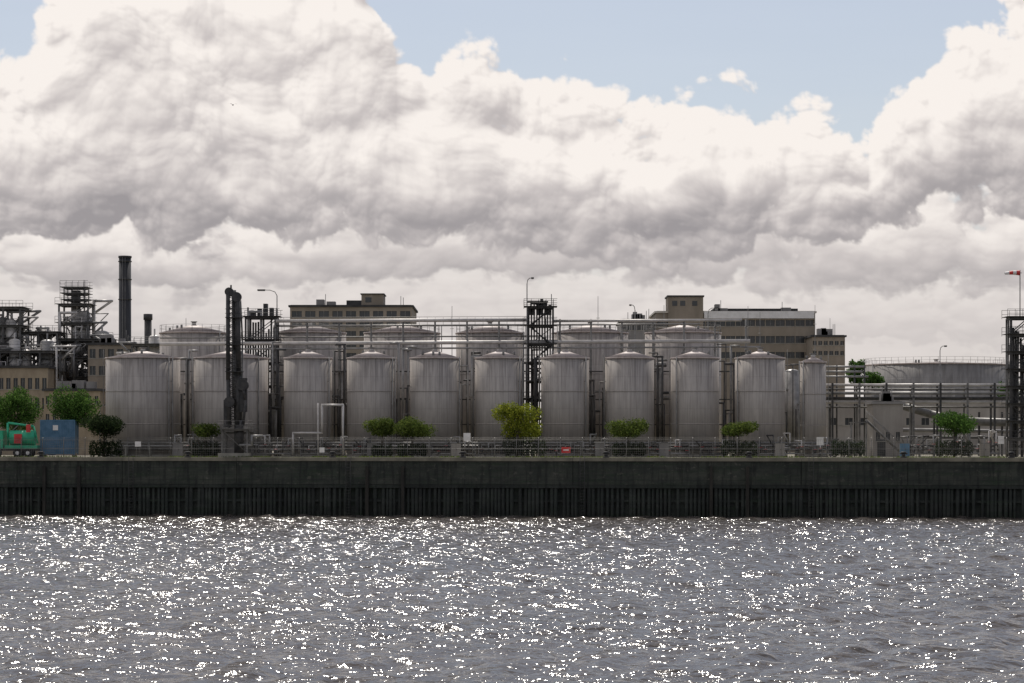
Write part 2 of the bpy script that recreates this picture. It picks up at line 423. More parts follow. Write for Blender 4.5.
gaps=[187,275,340,403,467,532,597,662,727,793]
for gi,gx in enumerate(gaps):
    mb=MB(); rd=random.Random(gi+200)
    for k in range(9):
        Y=295+rd.uniform(-2,4); px=gx+rd.uniform(-7,7)
        zt=Z(rd.uniform(342,415),Y); r=rd.uniform(.06,.17); m_=rd.choice(('dark_steel','dark_steel','mid_steel','grey_pipe','dark_steel'))
        mb.pipe([(X(px,Y),Y-1.5,G+.8),(X(px,Y),Y,G+.8),(X(px,Y),Y,zt),(X(px+rd.choice((-9,9)),Y),Y,zt)],r,m_)
    for py in (372,400,425): mb.box(X(gx-8,298),X(gx+8,298),297,299,Z(py,298),Z(py,298)+.12,'dark_steel')
    mb.build('riser_pipes')
def manifold(px0,px1,Y,zt,seed,n=7):
    mb=MB(); rd=random.Random(seed); a,b_=X(px0,Y),X(px1,Y)
    for k in range(3):
        z_=G+.4+k*.45; mb.cyl((a,Y+k*.3,z_),(b_,Y+k*.3,z_),rd.uniform(.08,.14),rd.choice(('mid_steel','grey_pipe','dark_steel')),8)
    for k in range(n):
        xx=a+(b_-a)*(k+.5)/n+rd.uniform(-.15,.15); h=rd.uniform(.9,zt)
        m_=rd.choice(('mid_steel','dark_steel','pale_pipe','grey_pipe'))
        mb.pipe([(xx,Y,G+.4),(xx,Y,G+h),(xx+rd.choice((-.7,.7)),Y+.3,G+h),(xx+.0,Y+1.5,G+h*.6)],rd.uniform(.05,.1),m_)
        mb.ball((xx,Y,G+h*.5),.17,'dark_steel',8,5); mb.ring((xx,Y-.25,G+h*.5+.25),.2,.02,rd.choice(('red_paint','dark_steel')),10,4)
        mb.cyl((xx,Y-.02,G+h*.5),(xx,Y-.25,G+h*.5+.25),.02,'dark_steel',4)
    for xx in (a+.1,b_-.1,(a+b_)/2): mb.box(xx-.05,xx+.05,Y-.15,Y+.9,G,G+1.7,'mid_steel')
    mb.build('valve_manifold')
for i,(a,b_,h) in enumerate([(172,215,3.0),(248,292,2.6),(300,345,3.2),(352,372,2.2),(430,476,2.6),(478,506,1.8),(540,575,1.8),(580,612,2.8),(648,690,2.6),(700,726,2.0),(757,805,2.8),(812,850,2.6)]):
    manifold(a,b_,283.5,h,i+400,max(4,(b_-a)//6))
mb=MB()
for k,(py,m_) in enumerate([(446,'grey_pipe'),(449,'dark_steel'),(443,'mid_steel')]):
    mb.cyl((X(120,284.6),284.6+k*.4,Z(py,284)),(X(860,284.6),284.6+k*.4,Z(py,284)),.13,m_,8)
for px in range(125,860,24): mb.box(X(px,284)-.08,X(px,284)+.08,284.3,285.7,G,Z(446,284),'concrete')
mb.build('ground_pipe_run')
mb=MB(); Y=282
mb.pipe([(X(293,Y),Y,G+.3),(X(293,Y),Y,Z(433,Y)),(X(322,Y),Y,Z(433,Y)),(X(322,Y),Y,Z(405,Y)),(X(343,Y),Y,Z(405,Y)),(X(343,Y),Y,G+.3)],.13,'pale_pipe')
mb.pipe([(X(318,Y),Y,G),(X(318,Y),Y,Z(403,Y))],.1,'pale_pipe')
mb.build('loop_pipe')

# ---------------------------------------------------------------- marine loading arm
mb=MB(); Y=277.5; D='dark_steel'
def P(px,py,dy=0): return (X(px,Y),Y+dy,Z(py,Y))
mb.box(X(219,Y),X(250,Y),Y-1,Y+1,G,G+.5,'concrete')
mb.cyl(P(239,453),P(239,420),.55,D,14); mb.cyl(P(238,420),P(237,350),.45,D,12)
mb.pipe([P(230,425,-.5),P(228.5,380,-.5),P(228.5,292,-.5)],.24,D,10)
mb.pipe([P(238,425,-.3),P(239,376,-.3),P(238,297,-.3)],.3,D,10)
mb.pipe([P(234,405,.4),P(233.5,290,.4)],.26,D,10)
mb.pipe([P(241,440,.5),P(242,340,.5),P(240,300,.5)],.1,'mid_steel',8)
for py in range(296,425,6):
    mb.cyl(P(227,py,-.5),P(241,py+1,-.3),.06,D,5); mb.cyl(P(228,py,-.5),P(239,py+6,-.3),.045,D,4); mb.cyl(P(239,py,.3),P(228,py+6,.3),.045,D,4)
for py in (318,345,372): 
    mb.box(X(226,Y),X(243,Y),Y-.9,Y+.8,Z(py,Y),Z(py,Y)+.08,D)
    for hz in (.5,1.0): mb.cyl((X(226,Y),Y-.9,Z(py,Y)+hz),(X(243,Y),Y-.9,Z(py,Y)+hz),.03,D,4)
mb.cyl(P(229.5,292,-.6),P(229.5,292,.1),.5,D,16); mb.cyl(P(237,297,-.6),P(237,297,.1),.55,D,16)
mb.cyl(P(231,290),P(231,285),.1,D,8)
mb.cyl(P(243,385,-.9),P(243,385,.5),.65,D,16); mb.cyl(P(230,402,-.9),P(230,402,.5),.6,D,16)
mb.pipe([P(243,385,-.7),P(246,400,-.7),P(244,425,-.7),P(236,432,-.7)],.16,D,8)
mb.box(X(240,Y),X(247,Y),Y-.5,Y+.5,Z(412,Y),Z(378,Y),D); mb.box(X(224,Y),X(231,Y),Y-.4,Y+.4,Z(427,Y),Z(400,Y),D)
frame(mb,X(223,Y),X(248,Y),Y-.9,Y+.9,G+.5,Z(430,Y),1,'mid_steel',.07)
mb.pipe([P(240,445,-.6),P(252,445,-.6),P(252,436,-.6),P(262,436,.5)],.15,'grey_pipe')
mb.build('marine_loading_arm')
mb=MB(); frame(mb,X(226,281),X(252,281),280,282,G,Z(433,281),1,'mid_steel',.08); mb.box(X(228,281),X(246,281),280.3,281.8,G+.1,G+1.8,'grey_panel'); mb.build('pump_platform')

# ---------------------------------------------------------------- lamps and masts
def lamp(px,Y,pyt,armpx,name='street_lamp'):
    mb=MB(); x=X(px,Y); zt=Z(pyt,Y)
    mb.cyl((x,Y,G),(x,Y,zt-.7),.11,'mid_steel',8,.06)
    a=armpx*Y/F
    mb.pipe([(x,Y,zt-.7),(x+a*.12,Y,zt-.25),(x+a*.4,Y,zt-.02),(x+a*.75,Y,zt)],.05,'mid_steel',6)
    xa,xb=sorted((x+a*.7,x+a*1.15)); mb.box(xa,xb,Y-.17,Y+.17,zt-.1,zt+.08,'dark_steel'); mb.box(xa+.05,xb-.05,Y-.13,Y+.13,zt-.14,zt-.1,'white_paint')
    mb.box(x-.16,x+.16,Y-.16,Y+.16,G,G+.5,'mid_steel'); mb.build(name)
lamp(277,303,290,-17); lamp(527,296,278,6); lamp(708,330,308,9); lamp(635,320,305,-5); lamp(100,300,405,6); lamp(895,296,404,-6); lamp(940,345,346,6)
for px,Y,py in [(598,330,296),(748,340,306),(815,380,305),(760,340,312),(186,310,318),(452,320,306),(830,400,318),(664,320,305)]:
    mb=MB(); mb.cyl((X(px,Y),Y,G),(X(px,Y),Y,Z(py,Y)),.09,'mid_steel',6,.03)
    for q in (3,7,11): mb.cyl((X(px,Y)-.25,Y,Z(py,Y)-q),(X(px,Y)+.25,Y,Z(py,Y)-q),.03,'mid_steel',4)
    mb.build('lightning_mast')

# ---------------------------------------------------------------- buildings
def building(name,px0,px1,Y,pyt,rows,nwin,wall,depth=18,pier=.3,fascia=None,extra=None):
    x0,x1=X(px0,Y),X(px1,Y); zt=Z(pyt,Y)
    e=empty(name,((x0+x1)/2,Y,G)); ox,oy,oz=e.location
    x0-=ox;x1-=ox;zt-=oz
    core=MB(); core.box(x0+.25,x1-.25,.22,depth-.25,0,zt-.4,'window_glass'); core.build('windows',e)
    wl=MB(); zr=[(Z(b,Y)-G,Z(a,Y)-G) for a,b in rows]; zr.sort()
    z=0
    for (a,b) in zr:
        wl.box(x0,x1,0,.2,z,a,wall)
        wd=(x1-x0)/nwin; pw=wd*pier
        for i in range(nwin+1):
            c=x0+i*wd; aa=max(x0,c-pw/2); bb=min(x1,c+pw/2)
            wl.box(aa,bb,.003,.197,a,b,wall)
        for i in range(nwin):
            c=x0+(i+.5)*wd; wl.box(c-.04,c+.04,.08,.18,a,b,'mid_steel')
        wl.box(x0,x1,-.06,-.003,a-.12,a-.02,'concrete')
        z=b
    wl.box(x0,x1,0,.2,z,zt,wall)
    wl.box(x0,x0+.2,.203,depth,0,zt,wall); wl.box(x1-.2,x1,.203,depth,0,zt,wall); wl.box(x0+.2,x1-.2,depth-.2,depth,0,zt,wall)
    wl.box(x0+.5,x0+1.5,-.03,-.004,0,2.1,'dark_steel')
    wl.build('walls',e)
    rf=MB(); rf.box(x0-.25,x1+.25,-.25,depth+.25,zt,zt+.3,fascia or 'dark_roof')
    rf.box(x0+.1,x1-.1,0.1,depth-.1,zt+.3,zt+.35,'dark_roof')
    rd=random.Random(len(name)+px0)
    for i in range(4):
        c=rd.uniform(x0+1,x1-2); h=rd.uniform(.5,1.3); rf.box(c,c+rd.uniform(.6,1.6),2,4,zt+.35,zt+.35+h,'grey_panel')
    for i in range(3):
        c=rd.uniform(x0+1,x1-1); rf.cyl((c,1.5,zt+.3),(c,1.5,zt+rd.uniform(1,2.2)),.05,'mid_steel',5)
    if extra: extra(rf,zt,ox,oz)
    rf.build('roof',e)
def exA(rf,zt,ox,oz):
    Y=380
    rf.box(X(361,Y)-ox,X(383,Y)-ox,1,7,zt+.3,Z(294,Y)-oz,'tan_plaster'); rf.box(X(360,Y)-ox,X(384,Y)-ox,.8,7.2,Z(294,Y)-oz,Z(293,Y)-oz,'dark_roof')
    rf.box(X(365,Y)-ox,X(371,Y)-ox,.95,.997,Z(302,Y)-oz,Z(297,Y)-oz,'window_glass')
    rf.box(X(346,Y)-ox,X(361,Y)-ox,1,5,zt+.3,Z(300,Y)-oz,'dark_roof')
building('office_building',290,412,380,307,[(311,317),(321,327),(331,336),(341,347),(353,359)],9,'tan_plaster',pier=.25,extra=exA)
def exB(rf,zt,ox,oz):
    Y=400
    rf.box(X(668,Y)-ox,X(703,Y)-ox,-.5,6,0,Z(297,Y)-oz,'tan_plaster'); rf.box(X(667,Y)-ox,X(704,Y)-ox,-.7,6.2,Z(297,Y)-oz,Z(295.5,Y)-oz,'dark_roof')
    for q in (672,680,692): rf.box(X(q,Y)-ox,X(q+5,Y)-ox,-.54,-.503,Z(306,Y)-oz,Z(301,Y)-oz,'window_glass')
    rf.box(X(704,Y)-ox,X(814,Y)-ox,-.36,-.26,zt-.9,zt+.28,'white_paint')
    rf.box(X(715,Y)-ox,X(800,Y)-ox,3,9,zt+.35,zt+.9,'dark_roof')
building('flat_roofed_office',656,815,400,313,[(320,326),(336,343),(352,358)],16,'tan_plaster',pier=.08,fascia='cream_panel',extra=exB)
building('grey_annex',622,656,396,321,[(325,330)],7,'grey_panel')
building('brown_annex',812,845,392,337,[(341,345),(351,355)],6,'tan_plaster')
building('cream_brick_workshop',-60,48,330,368,[(378,389),(398,409)],15,'tan_brick',pier=.4,depth=14)
building('tan_workshop',44,100,318,391,[(396,404),(414,424)],8,'tan_brick',pier=.5,depth=12)
building('brown_plant_building',88,134,335,345,[(349,358),(366,375)],5,'tan_plaster',pier=.35,depth=12)
building('low_grey_warehouse',826,1040,335,400,[(418,425)],14,'stained_panel',pier=.5,depth=14)
building('pump_house',873,903,292,404,[(432,441)],3,'stained_panel',pier=.6,depth=5,fascia='grey_panel')

mb=MB(); Y=400; x=X(125,Y); mb.cyl((x,Y,G),(x,Y,Z(258,Y)),1.05,'chimney_steel',32,1.0); mb.cyl((x,Y,Z(258,Y)),(x,Y,Z(256,Y)),1.1,'chimney_steel',32)
for q in (300,280,262): mb.cyl((x,Y,Z(q,Y)),(x,Y,Z(q-1,Y)),1.12,'dark_steel',32)
for o_ in (-.2,.2): mb.cyl((x+o_,Y-1.2,G),(x+o_,Y-1.2,Z(258,Y)),.03,'mid_steel',4)
mb.build('chimney_stack')
mb=MB(); Y=330; x=X(148,Y); mb.cyl((x,Y,G),(x,Y,Z(318,Y)),.5,'dark_steel',16); mb.cyl((x,Y,Z(320,Y)),(x,Y,Z(314,Y)),.62,'dark_steel',16)
mb.build('exhaust_stack')

# ---------------------------------------------------------------- process plant on the left
def plant(name,px0,px1,Y,pyt,nl,seed,nb=1,dp=5,vessels=3,pipes=12):
    mb=MB(); rd=random.Random(seed); x0,x1=X(px0,Y),X(px1,Y); zt=Z(pyt,Y)
    frame(mb,x0,x1,Y,Y+dp,G,zt,nl,mat='plant_steel',r=.12,nb=nb)
    for i in range(vessels):
        r=rd.uniform(.5,1.1); xx=rd.uniform(x0+.8,x1-.6); yy=Y+rd.uniform(.8,dp-.8); z1=zt+rd.uniform(-5,2.0); z0=z1-rd.uniform(5,9); m_=rd.choice(('pale_pipe','grey_pipe','pale_pipe'))
        mb.cyl((xx,yy,z0),(xx,yy,z1),r,m_,18); mb.ball((xx,yy,z1),r,m_,18,8,(1,1,.5)); mb.cyl((xx,yy,z1),(xx,yy,z1+r*.5+.8),.12,m_,8)
        mb.ring((xx,yy,z1-1.2),r+.5,.03,'plant_steel',16,4); mb.cyl((xx,yy,z1-2.3),(xx,yy,z1-2.22),r+.55,'plant_steel',16)
    for i in range(pipes):
        xx=rd.uniform(x0-.6,x1+.6); yy=Y+rd.uniform(-.9,dp); z1=rd.uniform(G+6,zt+1); z0=max(G,z1-rd.uniform(3,12)); r=rd.uniform(.06,.2)
        mb.pipe([(xx,yy,z0),(xx,yy,z1),(xx+rd.uniform(-3,3),yy,z1),(xx+rd.uniform(-1,1),yy+1,z1-2)],r,rd.choice(('mid_steel','grey_pipe','grey_pipe','pale_pipe')))
    mb.build(name)
plant('process_tower',-14,20,338,308,8,1,2,6,3,30)
plant('process_tower',20,57,342,333,6,2,2,6,4,38)
plant('distillation_tower',59,88,346,305,8,3,1,4,2,26)
plant('process_rack',60,110,344,340,6,4,3,5,5,38)
plant('process_rack',-60,60,335,352,5,9,6,4,8,64)
plant('process_rack',132,165,322,345,5,12,2,4,2,14)
mb=MB(); Y=347; frame(mb,X(64,Y),X(85,Y),Y,Y+3,Z(306,Y),Z(288,Y),3,'plant_steel',r=.07); 
mb.cyl((X(74,Y),Y+1.5,Z(360,Y)),(X(74,Y),Y+1.5,Z(290,Y)),.7,'mid_steel',16); mb.cyl((X(84,Y),Y,Z(306,Y)),(X(84,Y),Y,Z(280,Y)),.05,'dark_steel',5)
mb.build('distillation_column')

# ---------------------------------------------------------------- pipe rack on the right
mb=MB(); Y=299
for k,(py,r,m_) in enumerate([(385,.18,'pale_pipe'),(389,.1,'mid_steel'),(393,.2,'grey_pipe'),(398,.15,'dark_steel'),(402,.2,'pale_pipe'),(407,.12,'mid_steel')]):
    mb.cyl((X(826,Y),Y+(k%3)*.7,Z(py,Y)),(X(1060,Y),Y+(k%3)*.7,Z(py,Y)),r,m_,10)
for px in range(832,1060,27):
    for yy in (Y-.4,Y+2): mb.box(X(px,Y)-.12,X(px,Y)+.12,yy-.12,yy+.12,G,Z(383,Y),'mid_steel' if px%2 else 'dark_steel')
    for py in (387,395.5,404.5): mb.box(X(px,Y)-.1,X(px,Y)+.1,Y-.6,Y+2.2,Z(py,Y)-.3,Z(py,Y)-.12,'dark_steel')
for py,xx in ((366,(826,868)),(371,(826,866)),(376,(820,872))): mb.cyl((X(xx[0],Y),Y+3,Z(py,Y)),(X(xx[1],Y),Y+3,Z(py,Y)),.13,'grey_pipe',8)
for px in (840,858,868): mb.cyl((X(px,Y),Y+3,G),(X(px,Y),Y+3,Z(364,Y)),.1,'dark_steel',6)
mb.build('pipe_rack')
mb=MB(); Y=303
mb.pipe([(X(903,Y),Y,Z(406,Y)),(X(930,Y),Y,Z(414,Y)),(X(960,Y),Y,Z(421,Y)),(X(1060,Y),Y,Z(424,Y))],.5,'mid_steel',16)
mb.pipe([(X(903,Y),Y+1.4,Z(430,Y)),(X(1060,Y),Y+1.4,Z(432,Y))],.25,'grey_pipe',12)
mb.pipe([(X(903,Y),Y+1.4,Z(437,Y)),(X(1060,Y),Y+1.4,Z(438,Y))],.18,'dark_steel',12)
for px in (912,935,957,980,1003): mb.box(X(px,Y)-.12,X(px,Y)+.12,Y+.5,Y+.74,G,Z(412,Y),'dark_steel')
mb.build('insulated_duct')
mb=MB(); Y=286
for k in range(12):
    t=k/11; mb.box(X(868+30*t,Y)-.2,X(868+30*t,Y)+.2,Y-.5,Y+.5,Z(422+28*t,Y)-.03,Z(422+28*t,Y)+.03,'mid_steel')
for yy in (Y-.55,Y+.55):
    mb.cyl((X(866,Y),yy,Z(420,Y)),(X(900,Y),yy,Z(452,Y)),.09,'mid_steel',6); mb.cyl((X(866,Y),yy,Z(411,Y)),(X(900,Y),yy,Z(443,Y)),.035,'mid_steel',5)
    for q in range(5): mb.cyl((X(867+8*q,Y),yy,Z(421+7.5*q,Y)),(X(867+8*q,Y),yy,Z(412+7.5*q,Y)),.03,'mid_steel',5)
mb.box(X(850,Y),X(868,Y),Y-.6,Y+.6,Z(422,Y)-.1,Z(422,Y),'mid_steel'); 
for q in (851,866): mb.box(X(q,Y)-.06,X(q,Y)+.06,Y-.5,Y+.5,G,Z(422,Y)-.1,'mid_steel')
mb.build('steel_staircase')
for i,(a,b_,h) in enumerate([(905,935,2.6),(940,1000,3.2)]): manifold(a,b_,287,h,i+700,9)
mb=MB(); Y=286
frame(mb,X(1011,Y),X(1031,Y),Y,Y+2.4,G,Z(318,Y),8,r=.13)
for k in range(9): mb.cyl((X(1010+k*2.5,Y),Y+random.uniform(.3,2),G),(X(1010+k*2.5,Y),Y+1,Z(random.uniform(318,345),Y)),.14,random.choice(('dark_steel','dark_steel','mid_steel')),7)
mb.build('steel_access_tower')
e=empty('windsock',(X(1020,287),287,0)); 
mb=MB(); z0=Z(318,287); zt=Z(270,287); mb.cyl((0,0,z0),(0,0,zt),.06,'mid_steel',6); mb.ring((-.05,0,zt-.35),.28,.02,'dark_steel',12,4); mb.build('mast',e)
mb=MB(); xs=[-.05,-.45,-.85,-1.3,-1.8]; rs=[.3,.27,.24,.2,.15]; zs=[0,.02,.03,0,-.05]
for i in range(4): mb.cyl((xs[i],0,zt-.35+zs[i]),(xs[i+1],0,zt-.35+zs[i+1]),rs[i],('red_paint','white_paint')[i%2],14,rs[i+1],caps=False)
mb.build('sock',e)

# ---------------------------------------------------------------- vegetation
def crown_mesh(name,parent,lobes,n,size,mat,seed):
    rg=np.random.default_rng(seed)
    wts=np.array([l[1][0]*l[1][2] for l in lobes]); wts/=wts.sum()
    idx=rg.choice(len(lobes),n,p=wts)
    c=np.array([l[0] for l in lobes])[idx]; r=np.array([l[1] for l in lobes])[idx]
    d=rg.normal(size=(n,3)); d/=np.linalg.norm(d,axis=1)[:,None]
    rad=rg.uniform(.35,1,n)**.45*(1+rg.normal(0,.09,n))
    p=c+d*r*rad[:,None]
    nn=d+rg.normal(0,.7,(n,3)); nn/=np.linalg.norm(nn,axis=1)[:,None]
    u=np.cross(nn,rg.normal(size=(n,3))); u/=np.linalg.norm(u,axis=1)[:,None]; w_=np.cross(nn,u)
    sz=size*rg.uniform(.6,1.4,n)[:,None]
    V=np.stack([p-u*sz,p+w_*sz*.55,p+u*sz,p-w_*sz*.55],1).reshape(-1,3)
    me=bpy.data.meshes.new(name); me.vertices.add(n*4); me.vertices.foreach_set('co',V.ravel())
    me.loops.add(n*4); me.loops.foreach_set('vertex_index',np.arange(n*4,dtype=np.int32))
    me.polygons.add(n); me.polygons.foreach_set('loop_start',np.arange(0,n*4,4,dtype=np.int32)); me.polygons.foreach_set('loop_total',np.full(n,4,dtype=np.int32))
    me.materials.append(MATS[mat]); me.update(calc_edges=True)
    o=bpy.data.objects.new(name,me); scene.collection.objects.link(o); o.parent=parent
def tree(px,pyc,wpx,hpx,Y,mat,seed,name='deciduous_tree',n=2600,size=.13,ball=False):
    rd=random.Random(seed); x=X(px,Y); W=wpx/2*Y/F*1.12; H=hpx/2*Y/F*1.2; zc=Z(pyc,Y)-G
    e=empty(name,(x,Y,G)); t=MB()
    t.cyl((0,0,0),(.05,0,zc-H*.5),.16,'bark',8,.11)
    lobes=[]
    k=9 if ball else 20
    for i in range(k):
        a=2.4*i+rd.uniform(-.4,.4); q=rd.uniform(.25,.75); h=rd.uniform(-.65,.65) if not ball else rd.uniform(-.3,.4)
        c=(W*q*math.cos(a),W*q*math.sin(a)*.9,zc+H*h)
        s_=rd.uniform(.24,.42) if not ball else rd.uniform(.4,.55)
        lobes.append((c,(W*s_,W*s_,H*s_*1.05)))
        t.cyl((.05,0,zc-H*.55),(c[0]*.9,c[1]*.9,c[2]),.05,'bark',5,.015)
    lobes.append(((0,0,zc),(W*.7,W*.7,H*.72) if not ball else (W*.75,W*.75,H*.78)))
    t.build('trunk_and_limbs',e); crown_mesh('crown',e,lobes,int(n*1.5),size,mat,seed)
def hedge(px0,px1,pyt,Y,seed,mat='leaf_dark',n=2000):
    x0,x1=X(px0,Y),X(px1,Y); zt=Z(pyt,Y)-G; e=empty('clipped_hedge',((x0+x1)/2,Y,G)); L_=(x1-x0)
    rd=random.Random(seed); lobes=[((-L_/2+L_*(i+.5)/5,rd.uniform(-.2,.2),zt*.5),(L_/7,.7,zt*rd.uniform(.45,.55))) for i in range(5)]
    t=MB(); 
    for i in range(5): t.cyl((-L_/2+L_*(i+.5)/5,0,0),(-L_/2+L_*(i+.5)/5,0,zt*.6),.04,'bark',5,.02)
    t.build('stems',e); crown_mesh('foliage',e,lobes,n,.11,mat,seed)
Yt=279
tree(15,412,50,44,284.5,'leaf_green',1,n=4800); tree(74,410,48,44,284.5,'leaf_green',2,n=4600); tree(-18,413,38,42,284.5,'leaf_green',3)
tree(104,427,38,26,Yt,'leaf_dark',4,'clipped_ball_tree',3000,.12,True); hedge(90,122,440,Yt,5)
tree(205,431,28,18,281,'leaf_olive',6,'clipped_ball_tree',1500,.11,True)
tree(382,427,31,22,Yt,'leaf_olive',7,'clipped_ball_tree',2400,.11,True)
tree(412,428,37,24,Yt,'leaf_olive',8,'clipped_ball_tree',2800,.11,True)
tree(517,421,44,35,Yt,'leaf_lime',24,'deciduous_tree',4600,.12); hedge(504,545,437,Yt,10)
tree(628,429,39,23,Yt,'leaf_olive',11,'clipped_ball_tree',2800,.11,True); hedge(613,645,442,Yt,12)
tree(738,429,34,17,Yt,'leaf_olive',13,'clipped_ball_tree',1900,.11,True); hedge(722,756,440,Yt,14)
tree(954,424,40,27,Yt,'leaf_green',15,'clipped_ball_tree',3300,.12,True); hedge(936,972,440,Yt,16)
hedge(832,864,440,Yt,17); hedge(398,426,443,Yt,18); hedge(372,392,444,Yt,28,n=1200); hedge(190,218,440,281,19)
tree(856,373,18,24,345,'leaf_green',20,n=1800,size=.16); tree(872,380,24,14,350,'leaf_green',21,n=1200,size=.16); tree(1008,395,26,24,345,'leaf_green',22,n=1500,size=.16)
e=empty('distant_tree_belt',(0,620,G)); lobes=[]; rd=random.Random(5)
for i in range(150):
    xx=-230+i*3.1; lobes.append(((xx,rd.uniform(-6,6),rd.uniform(3,6)),(rd.uniform(3,6),4,rd.uniform(3,6))))
crown_mesh('foliage',e,lobes,16000,.6,'leaf_green',77)
t=MB()
for i in range(0,150,2): t.cyl((-230+i*3.1,0,0),(-230+i*3.1,0,5),.2,'bark',5,.1)
t.build('trunks',e)
def grass():
    n=9000; rg=np.random.default_rng(3); s_=rg.uniform(-75,75,n); t_=rg.uniform(3.0,6.3,n)*1.0; h=rg.uniform(.06,.28,n)*(.4+.6*(np.sin(s_*.31)+np.sin(s_*.83+1)>-.3))
    V=np.zeros((n,3,3)); a=rg.uniform(0,3.14,n)
    V[:,0,0]=s_-.05*np.cos(a);V[:,0,1]=t_-.05*np.sin(a);V[:,1,0]=s_+.05*np.cos(a);V[:,1,1]=t_+.05*np.sin(a);V[:,2,0]=s_+rg.normal(0,.05,n);V[:,2,1]=t_;V[:,2,2]=h
    me=bpy.data.meshes.new('grass_strip'); me.from_pydata(V.reshape(-1,3).tolist(),[],[(3*i,3*i+1,3*i+2) for i in range(n)]); me.materials.append(MATS['leaf_olive'])
    o=bpy.data.objects.new('grass_strip',me); scene.collection.objects.link(o); o.location=(0,269,G); o.rotation_euler=(0,0,QA)
grass()

# ---------------------------------------------------------------- small things on the quay
Y=281.5; x0,x1=X(40,Y),X(75,Y); mb=MB(); z0=G+.35; z1=Z(420,Y)
mb.box(x0+.06,x1-.06,Y+.06,Y+2.3,z0+.06,z1-.06,'blue_paint')
for xx in (x0,x1-.14):
    for yy in (Y,Y+2.25): mb.box(xx,xx+.14,yy,yy+.14,z0-.05,z1+.02,'blue_paint')
for zz in (z0-.02,z1-.12): mb.box(x0+.14,x1-.14,Y-.0,Y+.12,zz,zz+.14,'blue_paint')
for i in range(14): xx=x0+.3+i*(x1-x0-.6)/13; mb.box(xx-.05,xx+.05,Y+.02,Y+.057,z0+.12,z1-.12,'blue_paint')
mb.box(x0+1.5,x0+2.1,Y-.02,Y+.018,z1-1.2,z1-.6,'white_paint')
for xx in (x0+.1,x1-.4): mb.box(xx,xx+.3,Y+.1,Y+2,G,z0-.05,'concrete')
mb.build('blue_site_container')
mb=MB(); Y=280; a=X(0,Y)-1.6
for wx in (a+.9,a+3.6,a+4.8):
    for wy in (Y,Y+1.8): mb.cyl((wx,wy,G+.5),(wx,wy+.35,G+.5),.5,'rubber',18); mb.cyl((wx,wy-.02,G+.5),(wx,wy+.0,G+.5),.22,'white_paint',12)
mb.box(a,a+5.9,Y+.3,Y+1.9,G+.75,G+1.0,'dark_steel')
mb.box(a+.0,a+1.9,Y+.05,Y+2.1,G+1.0,G+3.1,'green_paint'); mb.box(a+.3,a+1.5,Y+.02,Y+.046,G+2.0,G+2.8,'window_glass'); mb.box(a-.03,a-.003,Y+.3,Y+1.9,G+2.0,G+2.8,'window_glass')
mb.box(a+2.1,a+5.9,Y+.1,Y+2.1,G+1.003,G+1.4,'green_paint')
mb.cyl((a+2.6,Y+1.1,G+2.25),(a+5.5,Y+1.1,G+2.25),.88,'green_paint',20); mb.box(a+3.2,a+4.1,Y+.1,Y+.21,G+1.6,G+2.7,'red_paint')
mb.cyl((a+2.3,Y+1,G+1.3),(a+2.3,Y+1,G+4.0),.15,'green_paint',8); mb.cyl((a+2.3,Y+1,G+4.0),(a+5.3,Y+1,G+3.6),.13,'green_paint',8); mb.cyl((a+5.3,Y+1,G+3.6),(a+5.8,Y+1,G+1.6),.1,'green_paint',8)
mb.cyl((a+2.3,Y+1,G+2.6),(a+3.6,Y+1,G+3.8),.07,'mid_steel',8)
mb.box(a+4.6,a+5.1,Y+.1,Y+.2,G+2.9,G+3.8,'red_paint')
mb.build('green_work_truck')
def sign(px,py,wpx,hpx,mat,Y=274.5):
    mb=MB(); x=X(px,Y); z=Z(py,Y); w_=wpx/2*Y/F; h=hpx/2*Y/F
    mb.box(x-w_,x+w_,Y-.03,Y,z-h,z+h,mat); mb.box(x-w_*.6,x+w_*.6,Y-.034,Y-.0305,z-h*.2,z+h*.2,'white_paint')
    for q in (-w_*.6,w_*.6): mb.cyl((x+q,Y+.04,G),(x+q,Y+.04,z+h*.9),.03,'mid_steel',5)
    mb.build('warning_sign')
sign(566,450,9,6,'red_paint'); sign(467,437,7,8,'white_paint'); sign(322,450,5,5,'white_paint'); sign(1001,440,6,8,'white_paint'); sign(138,444,6,5,'white_paint'); sign(820,441,7,8,'white_paint')
for px,mat in ((178,'grey_panel'),(372,'grey_panel'),(456,'stained_panel'),(600,'grey_panel'),(664,'grey_panel'),(780,'stained_panel'),(905,'blue_paint'),(985,'stained_panel')):
    Y=281; x=X(px,Y); mb=MB(); mb.box(x-.55,x+.55,Y,Y+.5,G+.12,G+1.6,mat); mb.box(x-.6,x+.6,Y-.04,Y+.54,G+1.6,G+1.68,'mid_steel'); mb.box(x-.5,x+.5,Y+.02,Y+.48,G,G+.12,'concrete')
    mb.box(x-.01,x+.01,Y-.012,Y-.001,G+.2,G+1.5,'dark_steel'); mb.box(x+.06,x+.1,Y-.04,Y-.001,G+.8,G+1.0,'dark_steel'); mb.build('electrical_cabinet')

